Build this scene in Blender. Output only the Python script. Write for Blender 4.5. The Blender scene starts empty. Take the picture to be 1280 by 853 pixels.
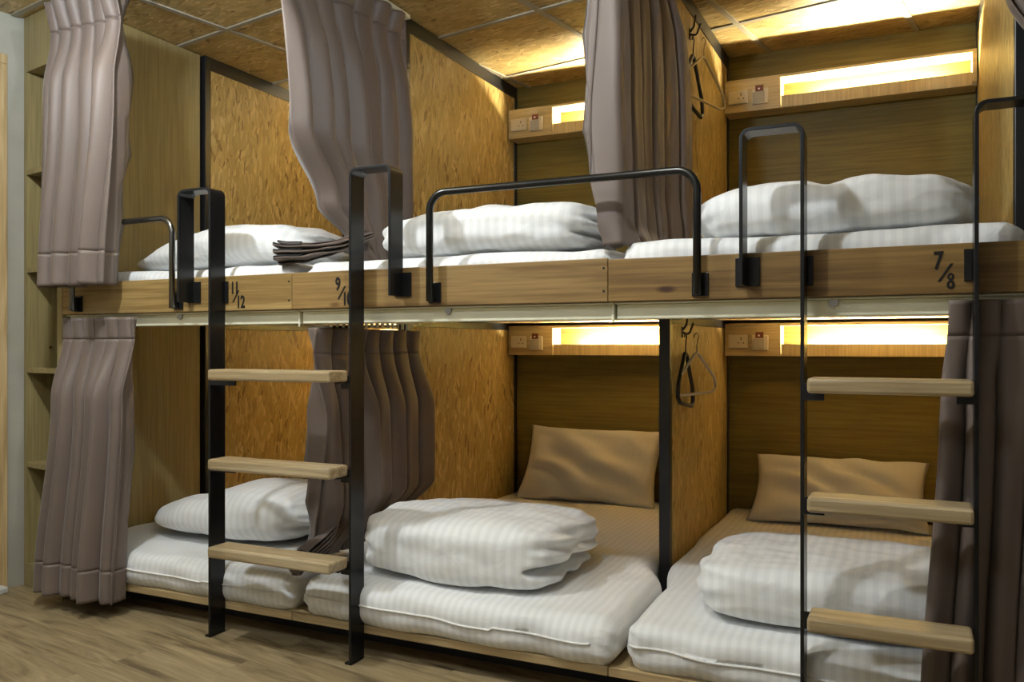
import bpy, bmesh, math, random
from mathutils import Vector, Matrix, noise

random.seed(7)
scene = bpy.context.scene
COL = scene.collection
PI = math.pi

# =====================================================================
# materials
# =====================================================================
def new_mat(name):
    m = bpy.data.materials.new(name)
    m.use_nodes = True
    nt = m.node_tree
    b = nt.nodes['Principled BSDF']
    return m, nt, b

def nd(nt, kind, **kw):
    n = nt.nodes.new(kind)
    for k, v in kw.items():
        if k.startswith('i_'):
            n.inputs[k[2:].replace('_', ' ')].default_value = v
        else:
            setattr(n, k, v)
    return n

def ramp(nt, stops, interp='LINEAR'):
    r = nt.nodes.new('ShaderNodeValToRGB')
    r.color_ramp.interpolation = interp
    e = r.color_ramp.elements
    e[0].position, e[0].color = stops[0][0], (*stops[0][1], 1)
    e[1].position, e[1].color = stops[-1][0], (*stops[-1][1], 1)
    for p, c in stops[1:-1]:
        x = e.new(p)
        x.color = (*c, 1)
    return r

def coords(nt, scale=(1, 1, 1), rot=(0, 0, 0), loc=(0, 0, 0), rand=0.0):
    tc = nt.nodes.new('ShaderNodeTexCoord')
    mp = nt.nodes.new('ShaderNodeMapping')
    mp.inputs['Scale'].default_value = scale
    mp.inputs['Rotation'].default_value = rot
    mp.inputs['Location'].default_value = loc
    if rand:
        oi = nt.nodes.new('ShaderNodeObjectInfo')
        ml = nt.nodes.new('ShaderNodeMath'); ml.operation = 'MULTIPLY'
        ml.inputs[1].default_value = rand
        nt.links.new(oi.outputs['Random'], ml.inputs[0])
        va = nt.nodes.new('ShaderNodeVectorMath'); va.operation = 'ADD'
        nt.links.new(tc.outputs['Object'], va.inputs[0])
        nt.links.new(ml.outputs[0], va.inputs[1])
        nt.links.new(va.outputs[0], mp.inputs['Vector'])
    else:
        nt.links.new(tc.outputs['Object'], mp.inputs['Vector'])
    return mp

def bump(nt, b, height, strength=.2, dist=.002):
    bp = nt.nodes.new('ShaderNodeBump')
    bp.inputs['Strength'].default_value = strength
    bp.inputs['Distance'].default_value = dist
    nt.links.new(height, bp.inputs['Height'])
    nt.links.new(bp.outputs['Normal'], b.inputs['Normal'])

def mixc(nt, fac, a, bb, blend='MIX'):
    m = nt.nodes.new('ShaderNodeMix')
    m.data_type = 'RGBA'
    m.blend_type = blend
    for s, v in ((m.inputs[0], fac), (m.inputs[6], a), (m.inputs[7], bb)):
        if hasattr(v, 'is_linked'):
            nt.links.new(v, s)
        elif isinstance(v, (int, float)):
            s.default_value = v
        else:
            s.default_value = (*v, 1)
    return m.outputs[2]

def plain(name, col, rough=.5, metal=0, spec=.5, noise_amt=0.0, nscale=20):
    m, nt, b = new_mat(name)
    b.inputs['Base Color'].default_value = (*col, 1)
    b.inputs['Roughness'].default_value = rough
    b.inputs['Metallic'].default_value = metal
    b.inputs['Specular IOR Level'].default_value = spec
    if noise_amt:
        mp = coords(nt)
        n = nd(nt, 'ShaderNodeTexNoise', i_Scale=nscale, i_Detail=4)
        nt.links.new(mp.outputs[0], n.inputs['Vector'])
        r = ramp(nt, [(.3, tuple(c * (1 - noise_amt) for c in col)), (.7, tuple(min(1, c * (1 + noise_amt)) for c in col))])
        nt.links.new(n.outputs['Fac'], r.inputs[0])
        nt.links.new(r.outputs[0], b.inputs['Base Color'])
    return m

def osb(name, long_axis, c0, c1, c2, rough=.42, spread=.55, rz=0.0):
    """oriented strand board: layers of long flakes, each flake its own tone"""
    m, nt, b = new_mat(name)
    layers = []
    # distortion of the coordinates so the flakes are not straight-edged
    tc = coords(nt, rand=11.0, rot=(0, 0, rz))
    nz = nd(nt, 'ShaderNodeTexNoise', i_Scale=14, i_Detail=2)
    nt.links.new(tc.outputs[0], nz.inputs['Vector'])
    sub = nd(nt, 'ShaderNodeVectorMath', operation='SUBTRACT'); sub.inputs[1].default_value = (.5, .5, .5)
    nt.links.new(nz.outputs['Color'], sub.inputs[0])
    scl = nd(nt, 'ShaderNodeVectorMath', operation='SCALE'); scl.inputs['Scale'].default_value = .022
    nt.links.new(sub.outputs[0], scl.inputs[0])
    add = nd(nt, 'ShaderNodeVectorMath', operation='ADD')
    nt.links.new(tc.outputs[0], add.inputs[0]); nt.links.new(scl.outputs[0], add.inputs[1])
    k = 0
    for ang, big in ((0, 1.0), (spread, 1.35), (-spread * .8, 1.2), (.15, 2.4)):
        mp = nt.nodes.new('ShaderNodeMapping')
        mp.vector_type = 'TEXTURE' if False else 'POINT'
        s = {'z': (42, 42, 7.5), 'x': (8, 40, 40)}[long_axis]
        mp.inputs['Scale'].default_value = tuple(v * big for v in s)
        # rotate first: chain two mappings
        mr = nt.nodes.new('ShaderNodeMapping')
        mr.inputs['Rotation'].default_value = (ang, 0, 0) if long_axis == 'z' else (0, 0, ang)
        mr.inputs['Location'].default_value = (k * 3.1, k * 1.7, k * 2.3)
        nt.links.new(add.outputs[0], mr.inputs[0]); nt.links.new(mr.outputs[0], mp.inputs[0])
        vo = nd(nt, 'ShaderNodeTexVoronoi', i_Scale=1.0)
        nt.links.new(mp.outputs[0], vo.inputs['Vector'])
        sep = nd(nt, 'ShaderNodeSeparateColor')
        nt.links.new(vo.outputs['Color'], sep.inputs[0])
        layers.append((sep.outputs[0], sep.outputs[1]))
        k += 1
    cur = layers[0][0]
    for val, pick in layers[1:]:
        gt = nd(nt, 'ShaderNodeMath', operation='GREATER_THAN'); gt.inputs[1].default_value = .56
        nt.links.new(pick, gt.inputs[0])
        mx = nt.nodes.new('ShaderNodeMix')
        nt.links.new(gt.outputs[0], mx.inputs[0]); nt.links.new(cur, mx.inputs[2]); nt.links.new(val, mx.inputs[3])
        cur = mx.outputs[0]
    rp = ramp(nt, [(0.0, c0), (.03, c0), (.07, tuple((a * .3 + d * .7) for a, d in zip(c0, c1))), (.5, c1), (.82, tuple((a * .6 + d * .4) for a, d in zip(c1, c2))), (1, tuple(min(1, v * 1.08) for v in c2))])
    nt.links.new(cur, rp.inputs[0])
    # fine fibre and blotches
    mf = coords(nt, scale={'z': (160, 160, 12), 'x': (12, 160, 160)}[long_axis], rand=5.0)
    fn = nd(nt, 'ShaderNodeTexNoise', i_Scale=1.0, i_Detail=3)
    nt.links.new(mf.outputs[0], fn.inputs['Vector'])
    fr = ramp(nt, [(.3, (.80, .80, .80)), (.7, (1.08, 1.08, 1.08))])
    nt.links.new(fn.outputs['Fac'], fr.inputs[0])
    out = mixc(nt, 1.0, rp.outputs[0], fr.outputs[0], 'MULTIPLY')
    nt.links.new(out, b.inputs['Base Color'])
    b.inputs['Roughness'].default_value = rough
    bump(nt, b, cur, .25, .0015)
    return m

def wood(name, c0, c1, axis='x', freq=9, stretch=.5, rings=0.0, rough=.5, knots=False, fine=1.0, tonevar=0.0):
    """laminate or sawn timber, grain running along one axis"""
    m, nt, b = new_mat(name)
    s = [freq] * 3
    s['xyz'.index(axis)] = stretch
    mp = coords(nt, scale=tuple(s), rand=7.0)
    n1 = nd(nt, 'ShaderNodeTexNoise', i_Scale=1.0, i_Detail=5, i_Roughness=.6, i_Distortion=.3)
    nt.links.new(mp.outputs[0], n1.inputs['Vector'])
    val = n1.outputs['Fac']
    if rings:
        mu = nd(nt, 'ShaderNodeMath', operation='MULTIPLY'); mu.inputs[1].default_value = rings
        nt.links.new(val, mu.inputs[0])
        sn = nd(nt, 'ShaderNodeMath', operation='SINE'); nt.links.new(mu.outputs[0], sn.inputs[0])
        mr = nd(nt, 'ShaderNodeMapRange'); mr.inputs['From Min'].default_value = -1
        nt.links.new(sn.outputs[0], mr.inputs['Value'])
        mx = nt.nodes.new('ShaderNodeMix'); mx.inputs[0].default_value = .45
        nt.links.new(val, mx.inputs[2]); nt.links.new(mr.outputs[0], mx.inputs[3])
        val = mx.outputs[0]
    r1 = ramp(nt, [(.25, c0), (.75, c1)])
    nt.links.new(val, r1.inputs[0])
    s2 = [140 * fine] * 3
    s2['xyz'.index(axis)] = 4
    mp2 = coords(nt, scale=tuple(s2), rand=3.0)
    n2 = nd(nt, 'ShaderNodeTexNoise', i_Scale=1.0, i_Detail=2)
    nt.links.new(mp2.outputs[0], n2.inputs['Vector'])
    r2 = ramp(nt, [(.35, (.82, .80, .78)), (.65, (1.06, 1.06, 1.06))])
    nt.links.new(n2.outputs['Fac'], r2.inputs[0])
    out = mixc(nt, 1.0, r1.outputs[0], r2.outputs[0], 'MULTIPLY')
    if knots:
        s3 = [9.0] * 3
        s3['xyz'.index(axis)] = 3.2
        mp3 = coords(nt, scale=tuple(s3), rand=13.0)
        vo = nd(nt, 'ShaderNodeTexVoronoi', i_Scale=1.0)
        nt.links.new(mp3.outputs[0], vo.inputs['Vector'])
        kr = ramp(nt, [(0, (.16, .085, .035)), (.05, (.3, .17, .07)), (.11, (1, 1, 1)), (1, (1, 1, 1))])
        nt.links.new(vo.outputs['Distance'], kr.inputs[0])
        out = mixc(nt, 1.0, out, kr.outputs[0], 'MULTIPLY')
    if tonevar:
        oi = nt.nodes.new('ShaderNodeObjectInfo')
        tr = ramp(nt, [(0, (1 - tonevar,) * 3), (1, (1 + tonevar,) * 3)])
        nt.links.new(oi.outputs['Random'], tr.inputs[0])
        out = mixc(nt, 1.0, out, tr.outputs[0], 'MULTIPLY')
    nt.links.new(out, b.inputs['Base Color'])
    b.inputs['Roughness'].default_value = rough
    bump(nt, b, n2.outputs['Fac'], .12, .001)
    return m

def fabric_stripe(name, c0, c1, period=.024, axis='x', wrinkle=.5):
    """white satin with tone-on-tone woven stripes"""
    m, nt, b = new_mat(name)
    tc = coords(nt)
    # slight meander of the stripes
    nz = nd(nt, 'ShaderNodeTexNoise', i_Scale=5, i_Detail=1)
    nt.links.new(tc.outputs[0], nz.inputs['Vector'])
    sep = nd(nt, 'ShaderNodeSeparateXYZ'); nt.links.new(tc.outputs[0], sep.inputs[0])
    ma = nd(nt, 'ShaderNodeMath', operation='MULTIPLY_ADD'); ma.inputs[1].default_value = .02
    nt.links.new(nz.outputs['Fac'], ma.inputs[0]); nt.links.new(sep.outputs['XYZ'.index(axis.upper())], ma.inputs[2])
    mu = nd(nt, 'ShaderNodeMath', operation='MULTIPLY'); mu.inputs[1].default_value = 2 * PI / period
    nt.links.new(ma.outputs[0], mu.inputs[0])
    sn = nd(nt, 'ShaderNodeMath', operation='SINE'); nt.links.new(mu.outputs[0], sn.inputs[0])
    r = ramp(nt, [(.42, c0), (.58, c1)])
    mr = nd(nt, 'ShaderNodeMapRange'); mr.inputs['From Min'].default_value = -1
    nt.links.new(sn.outputs[0], mr.inputs['Value']); nt.links.new(mr.outputs[0], r.inputs[0])
    nt.links.new(r.outputs[0], b.inputs['Base Color'])
    rr = nd(nt, 'ShaderNodeMapRange'); rr.inputs['To Min'].default_value = .75; rr.inputs['To Max'].default_value = .5
    nt.links.new(mr.outputs[0], rr.inputs['Value']); nt.links.new(rr.outputs[0], b.inputs['Roughness'])
    b.inputs['Sheen Weight'].default_value = .15
    n2 = nd(nt, 'ShaderNodeTexNoise', i_Scale=16, i_Detail=3, i_Distortion=.8)
    nt.links.new(tc.outputs[0], n2.inputs['Vector'])
    bump(nt, b, n2.outputs['Fac'], wrinkle, .006)
    return m

def curtain_cloth(name, col):
    m, nt, b = new_mat(name)
    mp = coords(nt, scale=(1, 1, 1))
    n1 = nd(nt, 'ShaderNodeTexNoise', i_Scale=3, i_Detail=3)
    nt.links.new(mp.outputs[0], n1.inputs['Vector'])
    r = ramp(nt, [(.3, tuple(c * .9 for c in col)), (.7, tuple(c * 1.08 for c in col))])
    nt.links.new(n1.outputs['Fac'], r.inputs[0])
    nt.links.new(r.outputs[0], b.inputs['Base Color'])
    b.inputs['Roughness'].default_value = .55
    b.inputs['Sheen Weight'].default_value = .15
    b.inputs['Sheen Roughness'].default_value = .4
    mw = coords(nt, scale=(500, 500, 900))
    nw = nd(nt, 'ShaderNodeTexNoise', i_Scale=1, i_Detail=1)
    nt.links.new(mw.outputs[0], nw.inputs['Vector'])
    bump(nt, b, nw.outputs['Fac'], .15, .0006)
    return m

def plank_floor(name):
    m, nt, b = new_mat(name)
    ang = math.radians(10)
    mp = coords(nt, rot=(0, 0, ang))
    br = nt.nodes.new('ShaderNodeTexBrick')
    br.offset = .37
    br.inputs['Scale'].default_value = 1.0
    br.inputs['Brick Width'].default_value = .92
    br.inputs['Row Height'].default_value = .125
    br.inputs['Mortar Size'].default_value = .0011
    br.inputs['Mortar Smooth'].default_value = .2
    br.inputs['Color1'].default_value = (0, 0, 0, 1)
    br.inputs['Color2'].default_value = (1, 1, 1, 1)
    br.inputs['Mortar'].default_value = (.5, .5, .5, 1)
    nt.links.new(mp.outputs[0], br.inputs['Vector'])
    # per-plank offset of the grain
    ad = nd(nt, 'ShaderNodeVectorMath', operation='MULTIPLY_ADD')
    ad.inputs[1].default_value = (3.0, 1.7, .0)
    nt.links.new(br.outputs['Color'], ad.inputs[0]); nt.links.new(mp.outputs[0], ad.inputs[2])
    m2 = nt.nodes.new('ShaderNodeMapping'); m2.inputs['Scale'].default_value = (1.8, 14, 1)
    nt.links.new(ad.outputs[0], m2.inputs[0])
    n1 = nd(nt, 'ShaderNodeTexNoise', i_Scale=1.0, i_Detail=6, i_Roughness=.62, i_Distortion=1.2)
    nt.links.new(m2.outputs[0], n1.inputs['Vector'])
    r1 = ramp(nt, [(.33, (.124, .089, .046)), (.46, (.262, .20, .106)), (.64, (.368, .288, .163))])
    nt.links.new(n1.outputs['Fac'], r1.inputs[0])
    m3 = nt.nodes.new('ShaderNodeMapping'); m3.inputs['Scale'].default_value = (5, 120, 1)
    nt.links.new(ad.outputs[0], m3.inputs[0])
    n2 = nd(nt, 'ShaderNodeTexNoise', i_Scale=1.0, i_Detail=3)
    nt.links.new(m3.outputs[0], n2.inputs['Vector'])
    r2 = ramp(nt, [(.3, (.8, .79, .77)), (.7, (1.08, 1.08, 1.08))])
    nt.links.new(n2.outputs['Fac'], r2.inputs[0])
    o = mixc(nt, 1.0, r1.outputs[0], r2.outputs[0], 'MULTIPLY')
    tr = ramp(nt, [(0, (.92, .92, .92)), (1, (1.07, 1.07, 1.07))])
    nt.links.new(br.outputs['Color'], tr.inputs[0])
    o = mixc(nt, 1.0, o, tr.outputs[0], 'MULTIPLY')
    o = mixc(nt, br.outputs['Fac'], o, (.20, .15, .095))
    nt.links.new(o, b.inputs['Base Color'])
    b.inputs['Roughness'].default_value = .5
    bump(nt, b, n2.outputs['Fac'], .08, .001)
    return m

M = {}
M['osb_wall'] = osb('osb_vertical', 'z', (.25, .155, .045), (.52, .37, .125), (.70, .54, .24))
M['osb_ceil'] = osb('osb_ceiling', 'x', (.26, .17, .06), (.50, .36, .145), (.66, .51, .26), spread=.7, rz=math.radians(10))
M['laminate_light'] = wood('pale_laminate', (.265, .212, .088), (.336, .276, .126), 'z', 12, .6, rough=.45, fine=.8)
M['laminate_dark'] = wood('brown_laminate', (.16, .128, .035), (.208, .17, .048), 'x', 14, .8, rough=.45, fine=.8)
M['laminate_dark'].node_tree.nodes['Principled BSDF'].inputs['Specular IOR Level'].default_value = .2
M['laminate_box'] = wood('box_laminate', (.46, .36, .18), (.56, .45, .245), 'x', 12, .7, rough=.4, fine=.8)
M['laminate_lip'] = wood('lip_laminate', (.46, .36, .18), (.56, .45, .245), 'z', 12, .7, rough=.4, fine=.8)
M['board'] = wood('sawn_pine', (.227, .142, .045), (.356, .241, .09), 'x', 17, .7, rings=26, rough=.45, knots=True, tonevar=.06)
M['board_mid'] = wood('sawn_pine_honey', (.185, .106, .032), (.284, .178, .061), 'x', 17, .7, rings=26, rough=.45, knots=True)
M['board_brown'] = wood('sawn_pine_brown', (.168, .092, .024), (.26, .156, .045), 'x', 19, .6, rings=22, rough=.45, knots=True)
M['tread'] = wood('pine_tread', (.352, .264, .14), (.493, .398, .245), 'x', 16, 1.1, rings=22, rough=.4, knots=True, tonevar=.06)
M['platform'] = wood('pale_plywood', (.40, .29, .14), (.54, .40, .21), 'x', 12, .8, rough=.55)
M['door_wood'] = wood('door_casing_pine', (.42, .29, .13), (.60, .45, .24), 'z', 16, .9, rings=20, rough=.5)
M['black'] = plain('black_powder_coat', (.012, .012, .013), .38, 0, .5, .15, 60)
M['black_steel'] = plain('blackened_steel', (.022, .022, .023), .27, .55, .6, .15, 30)
M['rail_steel'] = plain('grey_rail_steel', (.035, .035, .034), .24, .75, .6, .12, 30)
M['cream'] = plain('cream_painted_metal', (.86, .83, .62), .42, 0, .5, .05, 14)
M['tbar'] = plain('ceiling_tbar', (.36, .33, .26), .5, 0, .4)
M['screw'] = plain('zinc_screw', (.45, .44, .42), .3, .9)
M['dark_screw'] = plain('dark_screw', (.02, .02, .02), .4, .5)
M['plaster'] = plain('grey_plaster', (.38, .37, .31), .8, 0, .3, .08, 5)
M['offwhite'] = plain('offwhite_paint', (.42, .39, .34), .8, 0, .3, .04, 4)
M['socket'] = plain('ivory_plastic', (.62, .55, .41), .35)
M['hole'] = plain('socket_hole', (.02, .015, .012), .6)
M['sticker'] = plain('red_brown_sticker', (.16, .05, .03), .5)
M['white_metal'] = plain('white_wire', (.62, .58, .50), .35, 0, .5)
M['clear_plastic'] = plain('beige_plastic', (.58, .48, .30), .3, 0, .5)
M['bare_steel'] = plain('bare_bent_steel', (.20, .195, .18), .22, .95)
M['steel'] = plain('bright_wire', (.75, .73, .68), .2, 1.0)
M['linen'] = fabric_stripe('white_stripe_linen', (.755, .76, .755), (.815, .82, .815), .026)
M['linen_side'] = fabric_stripe('cream_stripe_border', (.60, .59, .55), (.74, .73, .69), .026)
M['duvet'] = fabric_stripe('white_stripe_duvet', (.765, .77, .765), (.825, .83, .825), .030, wrinkle=.6)
M['piping'] = plain('white_piping', (.78, .77, .74), .7)
M['pillowcase'] = fabric_stripe('plain_pillowcase', (.74, .74, .73), (.745, .745, .735), .03, wrinkle=.35)
M['cloth'] = curtain_cloth('mauve_curtain', (.150, .114, .096))
M['cloth_black'] = plain('near_black_cloth', (.012, .010, .010), .8)
M['floor'] = plank_floor('vinyl_planks')
M['threshold'] = plain('white_sill', (.60, .59, .56), .4)
M['carpet'] = plain('grey_speckled_carpet', (.33, .34, .34), .95, 0, .2, .45, 160)

def emit(name, col, s):
    m, nt, b = new_mat(name)
    b.inputs['Base Color'].default_value = (.9, .9, .85, 1)
    b.inputs['Emission Color'].default_value = (*col, 1)
    b.inputs['Emission Strength'].default_value = s
    return m
WARM = (1.0, .865, .58)
M['led'] = emit('warm_led_strip', WARM, 840)

# =====================================================================
# mesh helpers (coordinates are given in the room; things keep local ones)
# =====================================================================
class MB:
    def __init__(s):
        s.v, s.f = [], []
    def add(s, vs, fs):
        o = len(s.v)
        s.v += [tuple(v) for v in vs]
        s.f += [tuple(i + o for i in f) for f in fs]
        return s
    def box(s, x0, x1, y0, y1, z0, z1):
        vs = [(x, y, z) for z in (z0, z1) for y in (y0, y1) for x in (x0, x1)]
        return s.add(vs, [(0, 2, 3, 1), (4, 5, 7, 6), (0, 1, 5, 4), (2, 6, 7, 3), (0, 4, 6, 2), (1, 3, 7, 5)])
    def prism(s, poly, z0, z1):
        n = len(poly)
        vs = [(x, y, z0) for x, y in poly] + [(x, y, z1) for x, y in poly]
        fs = [tuple(range(n - 1, -1, -1)), tuple(range(n, 2 * n))]
        fs += [(i, (i + 1) % n, n + (i + 1) % n, n + i) for i in range(n)]
        return s.add(vs, fs)
    def tube(s, pts, r, n=10, closed=False):
        pts = [Vector(p) for p in pts]
        N = len(pts)
        rs = r if isinstance(r, (list, tuple)) else [r] * N
        up = None
        rings = []
        for i, p in enumerate(pts):
            if closed:
                t = (pts[(i + 1) % N] - pts[i - 1]).normalized()
            else:
                t = (pts[min(i + 1, N - 1)] - pts[max(i - 1, 0)]).normalized()
            if up is None:
                a = Vector((0, 0, 1)) if abs(t.z) < .9 else Vector((0, 1, 0))
                up = (a - t * a.dot(t)).normalized()
            else:
                up = (up - t * up.dot(t)).normalized()
            sd = t.cross(up)
            rings.append([p + (up * math.cos(2 * PI * k / n) + sd * math.sin(2 * PI * k / n)) * rs[i] for k in range(n)])
        vs = [v for rg in rings for v in rg]
        fs = []
        M_ = N if closed else N - 1
        for i in range(M_):
            j = (i + 1) % N
            for k in range(n):
                fs.append((i * n + k, i * n + (k + 1) % n, j * n + (k + 1) % n, j * n + k))
        if not closed:
            fs.append(tuple(range(n - 1, -1, -1)))
            fs.append(tuple((N - 1) * n + k for k in range(n)))
        return s.add(vs, fs)
    def strip(s, pts, thick, y0, y1):
        """flat bar bent in the XZ plane, its width along Y"""
        N = len(pts)
        P = [Vector((p[0], p[1])) for p in pts]
        vs = []
        for i in range(N):
            t = (P[min(i + 1, N - 1)] - P[max(i - 1, 0)]).normalized()
            nrm = Vector((-t.y, t.x)) * thick / 2
            for q in (P[i] + nrm, P[i] - nrm):
                vs.append((q.x, y0, q.y)); vs.append((q.x, y1, q.y))
        fs = []
        for i in range(N - 1):
            a, b = i * 4, i * 4 + 4
            fs += [(a, a + 1, b + 1, b), (a + 2, b + 2, b + 3, a + 3), (a, b, b + 2, a + 2), (a + 1, a + 3, b + 3, b + 1)]
        e = (N - 1) * 4
        fs += [(0, 2, 3, 1), (e, e + 1, e + 3, e + 2)]
        return s.add(vs, fs)

def obj(name, mb, mat, parent=None, smooth=False, bevel=0.0, subsurf=0, solid=0.0, at=None):
    me = bpy.data.meshes.new(name)
    off = Vector((0, 0, 0))
    p = parent
    while p is not None:
        off += Vector(p.location); p = p.parent
    if at is not None:
        off += Vector(at)
    me.from_pydata([tuple(Vector(v) - off) for v in mb.v], [], mb.f)
    bm = bmesh.new(); bm.from_mesh(me)
    bmesh.ops.recalc_face_normals(bm, faces=bm.faces)
    bm.to_mesh(me); bm.free()
    if smooth:
        me.polygons.foreach_set('use_smooth', [True] * len(me.polygons))
    me.materials.append(mat)
    o = bpy.data.objects.new(name, me)
    if at is not None:
        o.location = at
    COL.objects.link(o)
    if parent is not None:
        o.parent = parent
    if bevel:
        m = o.modifiers.new('bevel', 'BEVEL'); m.width = bevel; m.segments = 2; m.limit_method = 'ANGLE'
    if solid:
        m = o.modifiers.new('thickness', 'SOLIDIFY'); m.thickness = solid; m.offset = 0
    if subsurf:
        m = o.modifiers.new('smooth', 'SUBSURF'); m.levels = subsurf; m.render_levels = subsurf
    return o

def thing(name, label, cat, loc=(0, 0, 0), group=None):
    o = bpy.data.objects.new(name, None)
    o.location = loc
    o.empty_display_size = .1
    COL.objects.link(o)
    return tag(o, label, cat, group)

def tag(o, label, cat, group=None):
    o['label'] = label; o['category'] = cat; o['kind'] = 'thing'
    if group: o['group'] = group
    return o

def struct(o):
    o['kind'] = 'structure'
    return o

def bx(name, mat, parent, x0, x1, y0, y1, z0, z1, bevel=.0):
    return obj(name, MB().box(x0, x1, y0, y1, z0, z1), mat, parent, bevel=bevel)

def rounded(pts, r, n=6):
    """polyline with rounded corners"""
    out = [Vector(pts[0])]
    for i in range(1, len(pts) - 1):
        a, b, c = Vector(pts[i - 1]), Vector(pts[i]), Vector(pts[i + 1])
        d1, d2 = (a - b).normalized(), (c - b).normalized()
        ang = d1.angle(d2)
        L = r / math.tan(ang / 2)
        p1, p2 = b + d1 * L, b + d2 * L
        ctr = b + (d1 + d2).normalized() * (r / math.sin(ang / 2))
        v1, v2 = p1 - ctr, p2 - ctr
        th = v1.angle(v2)
        for k in range(n + 1):
            f = k / n
            out.append(ctr + v1 * (math.sin((1 - f) * th) / math.sin(th)) + v2 * (math.sin(f * th) / math.sin(th)))
    out.append(Vector(pts[-1]))
    return out

# =====================================================================
# camera (at 1 m, looking left of the bunks' depth axis)
# =====================================================================
D = 2.23
YAW = math.radians(25.4)
cam_d = bpy.data.cameras.new('camera')
cam_d.sensor_width = 36
cam_d.lens = 1050 * 36 / 1280
cam_d.shift_y = 6.5 / 1280
cam_d.clip_start = .02
cam = bpy.data.objects.new('camera', cam_d)
cam.location = (0, -D, 1.0)
cam.rotation_euler = (PI / 2, 0, YAW)
COL.objects.link(cam)
scene.camera = cam

# room axes are turned 10 degrees against the bunks
A10 = math.radians(10)
c10, s10 = math.cos(A10), math.sin(A10)
def room(xp, yp):
    """room-grid coordinates (measured from the camera) -> scene"""
    return (xp * c10 + yp * s10, -xp * s10 + yp * c10 - D)

ZC = 2.375          # ceiling
YB = 1.83           # back wall (panel face)
YP = .73            # front of the partitions
PX = [-3.028, -1.914, -.80, .266]      # partitions, centre X
JX = [-3.02, -1.877, -.763, .351]      # ends of the front boards
ZB0, ZB1 = 1.124, 1.246               # front board
ZP = .105                             # top of the lower platforms
ZU = 1.150                            # top of the upper decks
TP = .028                             # partition thickness

# =====================================================================
# room shell
# =====================================================================
XW = -3.71
o = struct(obj('floor', MB().prism([room(-3.8, -1.2), room(2.2, -1.2), room(2.2, 5.2), room(-3.8, 5.2)], -.05, 0), M['floor']))
o = struct(obj('ceiling', MB().prism([room(-3.8, -1.2), room(2.2, -1.2), room(2.2, 5.2), room(-3.8, 5.2)], ZC, ZC + .05), M['osb_ceil']))
# back wall behind the headboards
struct(obj('wall_back', MB().box(-3.75, 1.25, YB, YB + .06, 0, ZC), M['laminate_dark']))
struct(obj('wall_right', MB().box(1.25, 1.31, -3.0, YB + .06, 0, ZC), M['offwhite']))
q = [room(-3.8, -1.2), room(1.6, -1.2), room(1.6, -1.26), room(-3.8, -1.26)]
struct(obj('wall_front', MB().prism(q, 0, ZC), M['offwhite']))
# left wall with the door opening
def leftwall(y0, y1, z0, z1, nm='wall_left'):
    return MB().prism([room(XW, y0), room(XW, y1), room(XW - .1, y1), room(XW - .1, y0)], z0, z1)
YD1 = 1.585     # door side of the wall (room axis)
lw = leftwall(YD1 + .005, 3.7, 0, ZC)
t_ = leftwall(-1.2, .78, 0, ZC); lw.add(t_.v, t_.f)
t_ = leftwall(.78, YD1 + .005, 2.19, ZC); lw.add(t_.v, t_.f)
struct(obj('wall_left', lw, M['plaster']))
# door casing, jamb and a grey panel standing in for carpet beyond
tr = MB()
tr.prism([room(XW + .018, YD1 + .03), room(XW + .018, YD1 - .02), room(XW - .1, YD1 - .02), room(XW - .1, YD1 + .004), room(XW, YD1 + .004), room(XW, YD1 + .03)], 0, 2.16)
tr.prism([room(XW + .018, YD1 + .03), room(XW + .018, .74), room(XW - .1, .74), room(XW - .1, YD1 + .004)], 2.16, 2.2)
struct(obj('trim_1', tr, M['door_wood'], bevel=.003))
dr = bpy.data.objects.new('door_1', None); COL.objects.link(dr); dr.location = (*room(XW - .09, 1.3), 0); struct(dr)
obj('door_leaf', MB().prism([room(XW - .07, YD1 - .024), room(XW - .07, .80), room(XW - .105, .80), room(XW - .105, YD1 - .024)], .42, 2.15), M['door_wood'], dr, bevel=.004)
obj('grey_backing_panel', MB().prism([room(XW - .075, YD1 - .03), room(XW - .075, .80), room(XW - .10, .80), room(XW - .10, YD1 - .03)], .05, .42), M['carpet'], dr)  # upright grey panel in place of the carpet past the opening
struct(obj('trim_2', MB().prism([room(XW + .07, YD1 + .01), room(XW + .10, YD1 - .06), room(XW + .10, .74), room(XW - .1, .74), room(XW - .1, YD1 + .01)], 0, .022), M['threshold'], bevel=.004))

# ceiling T-bars
k = 3
for i in range(-1, 8):
    x = -1.29 + .609 * (i - 4)
    if -3.7 < x < 1.9:
        struct(obj('trim_%d' % k, MB().prism([room(x - .012, -1.0), room(x + .012, -1.0), room(x + .012, 4.6), room(x - .012, 4.6)], ZC - .006, ZC + .01), M['tbar'])); k += 1
for i in range(-4, 3):
    y = 3.47 + .609 * i
    struct(obj('trim_%d' % k, MB().prism([room(-3.7, y - .012), room(2.0, y - .012), room(2.0, y + .012), room(-3.7, y + .012)], ZC - .0055, ZC + .01), M['tbar'])); k += 1

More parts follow.
